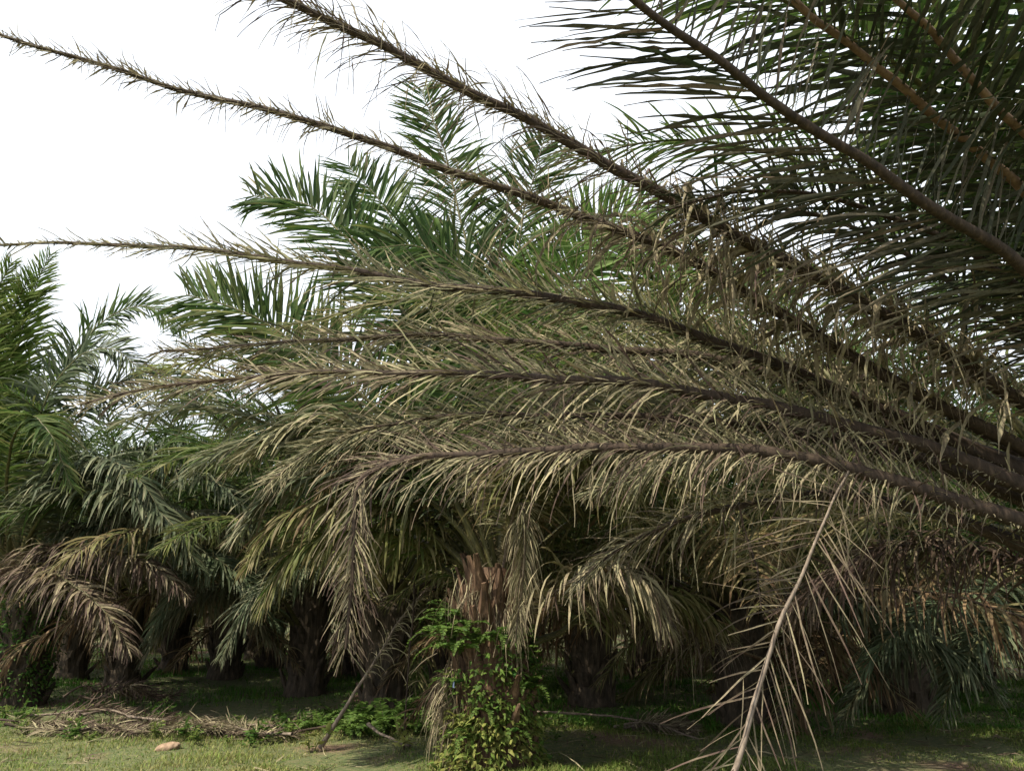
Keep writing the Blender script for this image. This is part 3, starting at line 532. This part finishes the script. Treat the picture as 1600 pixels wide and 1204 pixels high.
GR2 = dict(mat=M_LEAF, stalk=M_ST_OLIVE, r0=0.05, r1=0.007, K=7, n=95, Lmax=0.95, W=0.026, rag=0.15)
frond(rp_c, PP((1150, 930, 11.6), (1110, 862, 10.8), (1050, 818, 10.2), (965, 786, 9.8), (890, 796, 9.6), (828, 868, 9.5)), 901, droop=1.9, dry=.5, **GR2)
frond(rp_c, PP((1145, 940, 11.6), (1100, 872, 10.7), (1040, 843, 10.2), (960, 858, 9.9), (902, 900, 9.7), (866, 955, 9.6)), 902, droop=2.0, dry=.55, **GR2)
frond(rp_c, PP((1190, 1030, 11.4), (1140, 1012, 10.7), (1080, 987, 10.2), (975, 934, 9.8), (900, 915, 9.6), (840, 935, 9.5)), 903, droop=4.5, dry=.86, label="brown dead frond with long thin leaflets hanging like a curtain",
      **{**GR2, 'mat': M_DUST, 'stalk': M_ST_ORANGE, 'W': .014, 'rag': .3, 'r0': .035})
rp_d = row_palm("oil_palm", on_ground(1420, 13.0), 34, "oil palm in deep shade behind the low red-brown frond", 36, 2.0, 1.0, skirt=24, gap=(215, 320))
rp_a.rotation_euler[2] = 2.2
def place(src, px, Y, rz, sc, label):
    c = copy_tree(src); c.location = tuple(on_ground(px, Y)); c.rotation_euler[2] = rz; c.scale = (sc,) * 3; c["label"] = label
    return c
place(rp_a, 925, 14.2, 4.0, 1.0, "oil palm right behind the creeper-covered palm, plants growing on its trunk")
EDGE = place(rp_d, 1700, 12.0, 5.0, 1.0, "oil palm whose green fronds come in at the right edge low in the shade").name
place(rp_b, 350, 19.5, 0.3, 1.0, "oil palm in the second row left of the dark bare trunk")
place(rp_a, 190, 17.8, 1.9, 1.0, "oil palm in shade beside the tan drooping frond tip")
FAR = "oil palm in the dark rows far behind the nearer palms"
far = [(110, 20), (270, 22.5), (420, 23.5), (560, 21), (400, 27), (1010, 19.5), (-120, 22), (60, 25), (700, 18.5), (820, 22), (1120, 24), (1270, 18.5), (1380, 22), (1520, 17), (1640, 20), (250, 30), (480, 31), (650, 29), (900, 29.5),
       (1080, 32), (1250, 29), (1450, 30), (1650, 28), (0, 32), (330, 39), (580, 40), (800, 38), (1000, 41), (1200, 38), (1420, 40), (1620, 38), (130, 38), (-100, 34), (1800, 32)] + [(-60 + 78 * k + (k % 3) * 17, 46 + (k * 7) % 16) for k in range(23)]
rr = random.Random(4)
for i, (px, Y) in enumerate(far):
    place(rp_d if px > 1000 and Y < 27 else (rp_a, rp_b, rp_d)[i % 3], px, Y, rr.uniform(0, 6.28), rr.uniform(.95, 1.15), FAR)


low = dict(GR2, es=14, n=100, Lmax=.9, mat=M_SILVER)
frond(rp_c, PP((1180, 960, 11.6), (1250, 928, 10.8), (1340, 948, 10.3), (1430, 990, 10), (1510, 1035, 9.8), (1560, 1085, 9.7)), 904, droop=2.0, dry=.3, **low)
edge = bpy.data.objects[EDGE]
frond(edge, PP((1690, 990, 11.5), (1600, 925, 10.4), (1500, 930, 9.8), (1400, 985, 9.4), (1335, 1065, 9.3)), 905, droop=1.8, dry=.22, **low)
frond(edge, PP((1690, 1010, 11.6), (1570, 965, 11.2), (1450, 990, 10.8), (1370, 1050, 10.6), (1310, 1130, 10.5)), 906, droop=1.8, dry=.4, **low)
frond(edge, PP((1690, 1000, 11.6), (1620, 960, 10.6), (1560, 975, 10.0), (1500, 1040, 9.7), (1470, 1120, 9.6)), 907, droop=1.8, dry=.3, **low)
frond(rp_a, PP((472, 985, 15.6), (420, 905, 14.6), (350, 880, 13.9), (280, 915, 13.3), (232, 1000, 13)), 908, droop=1.7, dry=.36, **low)
frond(rp_a, PP((468, 985, 15.6), (405, 925, 15.0), (335, 920, 14.5), (270, 960, 14.1), (225, 1030, 14)), 909, droop=1.7, dry=.5, **low)
frond(rp_b, PP((598, 960, 13.4), (540, 895, 12.6), (465, 890, 12), (395, 935, 11.6), (350, 1020, 11.4)), 910, droop=1.8, dry=.38, **low)

# the plantation going on beyond the counted rows, one mass
def distant(seed):
    rng = np.random.default_rng(seed); Bs, Ds, Ls = [], [], []
    for i in range(150):
        Y = rng.uniform(64, 125); x = rng.uniform(-1, 1) * Y * .95; h = rng.uniform(1.8, 3.0); k = 26
        az = rng.uniform(0, 6.28, k); el = np.radians(rng.uniform(-5, 75, k))
        Bs.append(np.tile((x, Y, h), (k, 1)) + rng.normal(0, .1, (k, 3))); Ds.append(np.stack([np.cos(az) * np.cos(el), np.sin(az) * np.cos(el), np.sin(el)], 1)); Ls.append(rng.uniform(4.8, 6.5, k))
        Bs.append(np.tile((x, Y, 0), (5, 1)) + rng.normal(0, .15, (5, 3)) * np.array((1, 1, 0))); Ds.append(nrm(np.array((0, 0, 1.)) + rng.normal(0, .03, (5, 3)))); Ls.append(np.full(5, h + .2))
    B, D, L = np.vstack(Bs), nrm(np.vstack(Ds)), np.concatenate(Ls); n = len(B)
    V, F, s_ = ribbons(B, D, nrm(np.cross(D, np.array((0, .2, 1.)))), L, np.full(n, .42), 12, rng, np.where(L > 4, .32, 0), .55, 0, .1, .02, fold=.5)
    return tag(mk("distant_palms", V, F, M_LEAF, dry=np.clip(np.repeat(rng.uniform(.05, .4, n), 39), 0, 1), rnd=np.repeat(rng.random(n), 39)), "unbroken dark mass of palms closing the view beyond the rows", "palms", kind="stuff")
distant(5)

# ------------------------------------------------------------------ creeper and ferns on the middle trunk
def creeper(name, base, label, spots, seed, nstem=6, zmax=1.6, R=0.46):
    """spots: (azimuth deg, spread deg, z0, z1, leaves, dry)"""
    rng = np.random.default_rng(seed)
    t = thing(name, base, label, "creeper")
    Bs, Ds, dr = [], [], []
    for az, sp, z0, z1, cnt, dy in spots:
        a = np.radians(az + rng.normal(0, sp, cnt)); z = rng.uniform(z0, z1, cnt)
        r = R * np.interp(z, [0, .3, 1.5, 2], [1.12, 1, .92, .75]) + np.abs(rng.normal(0, .05, cnt))
        o = np.stack([np.cos(a), np.sin(a), 0 * a], 1)
        clump = 0.55 + 0.45 * np.sin(7 * a + 9 * z + seed) * np.sin(11 * z - 3 * a)
        k = rng.random(cnt) < clump
        Bs.append((o * r[:, None] + np.stack([0 * a, 0 * a, z], 1))[k]); Ds.append(nrm(o + rng.normal(0, .55, (cnt, 3)) - np.array((0, 0, .25)))[k]); dr.append(np.full(k.sum(), dy))
    B, D, dr = np.vstack(Bs), np.vstack(Ds), np.concatenate(dr); n = len(B)
    wd = nrm(np.cross(D, np.array((0, 0, 1.0))) + rng.normal(0, .35, (n, 3)))
    V, F, s_ = ribbons(B, D, wd, rng.uniform(.045, .105, n), rng.uniform(.016, .032, n), 4, rng, 7, 0.1, 0, .3, .08, fold=.3, prof=([0, .2, .55, .85, 1], [.25, 1, .85, .4, .03]))
    mk("leaves", V, F, M_WEED, t, dry=np.clip(np.repeat(dr + rng.normal(0, .16, n), 15), 0, 1), rnd=np.repeat(rng.random(n), 15))
    for i in range(nstem):
        a0 = rng.uniform(180, 350); zz = np.linspace(0, zmax * rng.uniform(.6, 1.1), 9)
        aa = np.radians(a0 + np.cumsum(rng.normal(0, 7, 9))); rr_ = R * np.interp(zz, [0, .3, 1.5, 2], [1.14, 1.02, .95, .8]) + rng.uniform(0, .03, 9)
        C, _ = spline(np.stack([np.cos(aa) * rr_, np.sin(aa) * rr_, zz], 1), 40); T, N_, S_ = frames(C, (1, 0.2, 0))
        w = np.linspace(.009, .003, 40); V, F = tube(C, T, N_, S_, w, w, 5); mk("stem", V, F, M_STEM, t)
    return t
creeper("creeper_vine", CEN, "leafy creeper wrapped round the lower trunk of the middle palm",
        [(262, 50, 0.0, .55, 2000, .72), (285, 30, .45, 1.0, 560, .5), (300, 22, .95, 1.4, 420, .32), (345, 30, .0, 1.2, 350, .3), (235, 20, .6, 1.0, 120, .35)], 71, nstem=9, R=.46)
creeper("creeper_vine", LEFT, "dark creeper hanging over the trunk at the left edge", [(285, 60, .1, 1.9, 1500, .15), (330, 30, .2, 1.6, 500, .2)], 72, R=.5)
def fern(loc, label, seed, nf=8, size=.5, out=None, group=None, dry=.28, az0=0, span=360):
    rng = np.random.default_rng(seed); t = thing("fern", loc, label, "fern", group)
    for k in range(nf):
        az = az0 + (k + .5) / nf * span + rng.normal(0, 10)
        frond(t, arc(az, rng.uniform(35, 75), size * rng.uniform(.7, 1.1), rng.uniform(70, 130), n=7), seed * 31 + k, n=22, Lmax=size * .16, W=size * .030, K=3, droop=2, rag=0, pf=.08, dry=dry, dvar=.08, tipdry=.1, kink=0, e0=5, es=8,
              sweep=(82, 60), r0=.004, r1=.0012, mat=M_WEED, spine=0, prof=[(0, .5), (.2, 1), (.6, .8), (1, .12)], rel=False)
    return proto(t)
tf = fern((0, 0, 0), "large fern arching out from the left side of the creeper-covered trunk", 81, 7, .62, az0=110, span=180)
tf.location = tuple(CEN + np.array((-.38, -.25, 1.25)))
tf["group"] = "ferns on the middle trunk"
rf = np.random.default_rng(8)
for az, z, sc in ((200, 1.45, .8), (215, 1.1, .9), (230, 1.35, .7), (250, 1.2, .7), (205, .8, .6), (285, 1.25, .6), (330, .75, .7), (300, .35, .6), (240, .3, .6), (265, .55, .5)):
    c = copy_tree(tf); a = math.radians(az)
    c.location = tuple(CEN + np.array((math.cos(a) * .42, math.sin(a) * .42, z))); c.rotation_euler[2] = a - math.pi + rf.normal(0, .3); c.scale = (sc,) * 3
    c["label"] = "small green fern growing among the creeper on the middle trunk"
gf = fern((0, 0, 0), "green fern clump on the ground at the foot of the palm with the orange-brown trunk", 82, 12, .75)
gf["group"] = "ferns on the ground"
for i, (px, Y, sc) in enumerate(((560, 11.6, 1.0), (600, 11.2, 1.1), (530, 11.9, .9), (640, 11.6, 1.0), (580, 10.7, .8), (620, 12.2, 1.1), (500, 11.4, .7), (545, 10.9, .7), (655, 10.9, .7))):
    c = gf if i == 0 else copy_tree(gf); c.location = tuple(on_ground(px, Y)); c.rotation_euler[2] = i * 1.3; c.scale = (sc,) * 3

# ------------------------------------------------------------------ weeds
def weed(seed, h, nst, lw, dry, name="weed"):
    rng = np.random.default_rng(seed); t = thing(name, (0, 0, 0), "x", "weed")
    Bs, Ds = [], []
    for i in range(nst):
        az = rng.uniform(0, 360); c = arc(az, rng.uniform(55, 85), h * rng.uniform(.6, 1), rng.uniform(15, 70), (rng.normal(0, .04), rng.normal(0, .04), 0), n=6)
        C, _ = spline(c, 14); T, N_, S_ = frames(C, (1, .3, .1)); w = np.linspace(.006, .002, 14) * (h / .35); V, F = tube(C, T, N_, S_, w, w, 4); mk("stem", V, F, M_STEM_G, t)
        k = rng.integers(7, 13); q = rng.uniform(.25, 1, k); Bs.append(np.stack([np.interp(q, np.linspace(0, 1, 14), C[:, j]) for j in range(3)], 1))
        Ds.append(nrm(rng.normal(0, 1, (k, 3)) * np.array((1, 1, .3)) + np.array((0, 0, .35))))
    B, D = np.vstack(Bs), np.vstack(Ds); n = len(B)
    V, F, s_ = ribbons(B, D, nrm(np.cross(D, np.array((0, 0, 1.0)))), rng.uniform(.6, 1.1, n) * lw * 2.6, rng.uniform(.7, 1.1, n) * lw * .5, 4, rng, 5, 0, 0, .4, .06, fold=.25, prof=([0, .2, .5, .8, 1], [.2, .9, 1, .5, .03]))
    mk("leaves", V, F, M_WEED, t, dry=np.clip(np.repeat(dry + rng.normal(0, .12, n), 15), 0, 1), rnd=np.repeat(rng.random(n), 15))
    return proto(t)
M_STEM_G = bark_mat("green_stem", (0.05, 0.07, 0.02), (0.10, 0.12, 0.035), (0.17, 0.17, 0.06), scale=60)
wa = weed(91, .28, 5, .035, .25); wb = weed(92, .2, 6, .028, .5)
wa["group"] = wb["group"] = "low weeds along the edge of the grass"
LW = "low leafy weed growing in the strip of cut fronds and grass"
rw_ = np.random.default_rng(19)
spots = [(rw_.uniform(0, 560), rw_.uniform(10.2, 12.4), rw_.uniform(.6, 1.3)) for _ in range(46)] + [(rw_.uniform(840, 1100), rw_.uniform(9.6, 12), rw_.uniform(.5, 1)) for _ in range(10)]
for i, (px, Y, sc) in enumerate(spots):
    src = (wa, wb)[i % 2]; c = src if i < 2 else copy_tree(src)
    c.location = tuple(on_ground(px, Y)); c.rotation_euler[2] = rw_.uniform(0, 6.3); c.scale = (sc,) * 3
    c["label"] = LW if px < 700 else "low leafy weed in the shaded grass right of the creeper-covered trunk"
w = weed(93, .42, 2, .06, .75); w.location = tuple(on_ground(488, 10.0)); w["label"] = "yellow-green seedling at the foot of the leaning dead frond"
w = weed(94, .36, 3, .05, .85); w.location = tuple(on_ground(627, 9.5)); w["label"] = "yellowish seedling below the upright dry stalk"
w = weed(95, .95, 3, .07, .55); w.location = tuple(on_ground(1625, 5.2)); w["label"] = "tall weed with pale leaves entering at the lower right edge"

# ------------------------------------------------------------------ cut fronds and sticks on the ground
LY = dict(mat=M_DUST, n=60, Lmax=.34, W=.012, K=6, droop=1.2, rag=.3, pf=.2, kink=.1, curl=.9, e0=5, es=30, sweep=(60, 30), spine=0, r0=.024, r1=.006)
def lying(pts, seed, label, group="cut fronds lying in the weeds", dry=.85, stalk=None, cat="palm frond", name="fallen_frond", **kw):
    q = []
    for px, Y, z in pts:
        g = G(px, Y); g[2] = float(hgt(g[0], g[1])) + z; q.append(g)
    o = frond(None, q, seed, origin=q[len(q) // 2], name=name, stalk=stalk or M_ST_GREY, dry=dry, **{**LY, **kw})
    return tag(o, label, cat, group)
rl = np.random.default_rng(77)
for i in range(15):
    a = 50 + i * 29 + rl.normal(0, 12); Y = 11.0 + rl.uniform(-.35, .75); w_ = rl.uniform(130, 230); s_ = 1 if rl.random() < .7 else -1
    lying([(a + s_ * w_ * (k / 4 - .5), Y + rl.normal(0, .10) + .15 * k * s_ * rl.normal(0, .4), .04 + .06 * rl.random() + .03 * (i % 3)) for k in range(5)], 300 + i,
          "brown cut frond in the heap lying along the edge of the sunlit grass", stalk=(M_ST_BROWN, M_ST_BROWN, M_ST_GREY)[i % 3], dry=[.86, .97, 1.0, .75][i % 4])
for i in range(4):
    a = 150 + i * 25; Y = 13.2 + rl.uniform(-.4, .4)
    lying([(a + 110 * (k / 4 - .5), Y + rl.normal(0, .1), .2 + .2 * rl.random()) for k in range(5)], 330 + i, "red-brown cut frond in the heap in the shade beside the left trunk", stalk=M_ST_BROWN, dry=.97)
lying([(838, 11.6, .12), (930, 11.5, .17), (1010, 11.1, .14), (1090, 10.5, .05)], 350, "long thin fallen stalk lying right of the creeper-covered trunk", None, n=8, Lmax=.25, name="fallen_stalk", cat="stalk", r0=.028, r1=.012)
lying([(574, 10.3, .22), (600, 10.0, .10), (640, 9.6, .03)], 351, "short grey stick lying at the edge of the sunlit grass", None, n=4, Lmax=.1, name="fallen_stick", cat="stick", r0=.028, r1=.016, flare=1)
for i in range(3):
    lying([(960 + 14 * i, 11.2, .05), (1010 + 10 * i, 11.0 + .1 * i, .14), (1090, 10.9 + .2 * i, .08)], 355 + i, "brown cut frond lying in the shade right of the creeper-covered trunk", dry=.8)
def standing(pts, seed, label, cat="palm frond", name="dead_frond", **kw):
    q = PP(*pts); return tag(frond(None, q, seed, origin=q[0], name=name, **{**LY, **kw}), label, cat)
standing([(500, 1168, 10.05), (545, 1095, 10.1), (600, 1010, 10.2), (642, 948, 10.3), (672, 915, 10.4)], 360, "dead grey frond leaning up from the grass, its tattered tip among hanging leaves", stalk=M_ST_GREY, dry=.75, droop=6, Lmax=.40, pf=.4, lv=.7, missing=.3, r0=.04, r1=.012, flare=1, n=90, W=.010)
standing([(630, 1172, 9.55), (636, 1080, 9.6), (643, 990, 9.65), (647, 900, 9.7)], 361, "thin upright dry stalk left of the creeper-covered trunk", "stalk", "dry_stalk", stalk=M_ST_BROWN, dry=.75, n=9, Lmax=.35, pf=.1, r0=.016, r1=.014, flare=1, droop=4)

# ------------------------------------------------------------------ stone
bpy.ops.mesh.primitive_ico_sphere_add(subdivisions=4, radius=1)
st = bpy.context.object; st.name = "stone"; st.data.name = "stone"
sv = np.array([v.co[:] for v in st.data.vertices]); sv = sv * (1 + .22 * vnoise(sv, 1.3, 3) + .12 * vnoise(sv, 4, 4) + .02 * vnoise(sv, 14, 5))[:, None] * np.array((.145, .10, .065))
st.data.vertices.foreach_set("co", sv.astype(np.float32).ravel()); st.data.update(); st.data.materials.append(M_ROCK)
st.location = tuple(on_ground(262, 9.9) + np.array((0, 0, .012))); st.rotation_euler = (0, -.2, .4)
tag(st, "pale brown stone lying in the short grass at the lower left", "stone")

# ------------------------------------------------------------------ grass
def grass(n, Y0, Y1, h0, h1, w, seed, dry0):
    rng = np.random.default_rng(seed)
    Y = Y0 * (Y1 / Y0) ** rng.random(n); X = (rng.random(n) * 2 - 1) * (0.72 * Y)
    f = vnoise(np.stack([X, Y, 0 * X], 1), .8, 6); k = rng.random(n) < np.clip(.62 + .9 * f, .04, 1); X, Y, f = X[k], Y[k], f[k]; n = len(X)
    B = np.stack([X, Y, hgt(X, Y) - .005], 1); a = rng.uniform(0, 6.28, n); l = rng.uniform(.15, .9, n)
    D = nrm(np.stack([np.cos(a) * l, np.sin(a) * l, np.ones(n)], 1)); wd = nrm(np.stack([-np.sin(a), np.cos(a), 0 * a], 1))
    L = rng.uniform(h0, h1, n) * np.clip(.75 + .3 * f + .9 * vnoise(np.stack([X, Y, 0 * X], 1), 3.5, 31), .25, 2.2)
    W = np.full(n, w) * rng.uniform(.6, 1.2, n)
    m1 = B + D * (L * .55)[:, None]; tip = m1 + nrm(D + np.array((0, 0, -.55)) + D * np.array((.8, .8, 0))) * (L * .45)[:, None]
    V = np.stack([B - wd * W[:, None], B + wd * W[:, None], m1 - wd * W[:, None] * .8, m1 + wd * W[:, None] * .8, tip - wd * W[:, None] * .1, tip + wd * W[:, None] * .1], 1).reshape(-1, 3)
    b = np.arange(n)[:, None] * 6; F = np.stack([b + np.array((0, 1, 3, 2)), b + np.array((2, 3, 5, 4))], 1).reshape(-1, 4)
    dv = np.clip(dry0 + .28 * vnoise(np.stack([X, Y, 0 * X], 1), 1.7, 9) + rng.normal(0, .16, n), 0, 1)
    return V, F, np.repeat(dv, 6), np.repeat(rng.random(n), 6)
for nm, args in (("short_grass", (270000, 8.0, 11.8, .02, .10, .0042, 1, .50)), ("tall_grass", (150000, 11.2, 34, .06, .20, .007, 2, .08))):
    V, F, dv, rv = grass(*args); tag(mk(nm, V, F, M_GRASS, None, dry=dv, rnd=rv), {"short_grass": "short patchy sunlit grass in front of the palms", "tall_grass": "longer green grass in the shade under the palms"}[nm], "grass", kind="stuff")

def litter(seed):
    rng = np.random.default_rng(seed); n = 2600
    Y = 8.3 * (13.5 / 8.3) ** rng.random(n); X = (rng.random(n) * 2 - 1) * .72 * Y
    k = rng.random(n) < np.clip(.35 + .8 * vnoise(np.stack([X, Y, 0 * X], 1), 1.1, 44), .05, 1); X, Y = X[k], Y[k]; n = len(X)
    B = np.stack([X, Y, hgt(X, Y) + rng.uniform(.01, .05, n)], 1); a = rng.uniform(0, 6.28, n)
    D = np.stack([np.cos(a), np.sin(a), rng.normal(0, .12, n)], 1); wd = nrm(np.stack([-np.sin(a), np.cos(a), rng.normal(0, .4, n)], 1))
    V, F, s_ = ribbons(B, nrm(D), wd, rng.uniform(.06, .4, n), rng.uniform(.004, .012, n), 5, rng, .1, .3, 0, 1.0, .08)
    tag(mk("leaf_litter", V, F, M_DUST, dry=np.clip(np.repeat(rng.normal(.85, .12, n), 18), 0, 1), rnd=np.repeat(rng.random(n), 18)), "dry brown leaflets scattered over the grass", "leaf litter", kind="stuff")
litter(6)
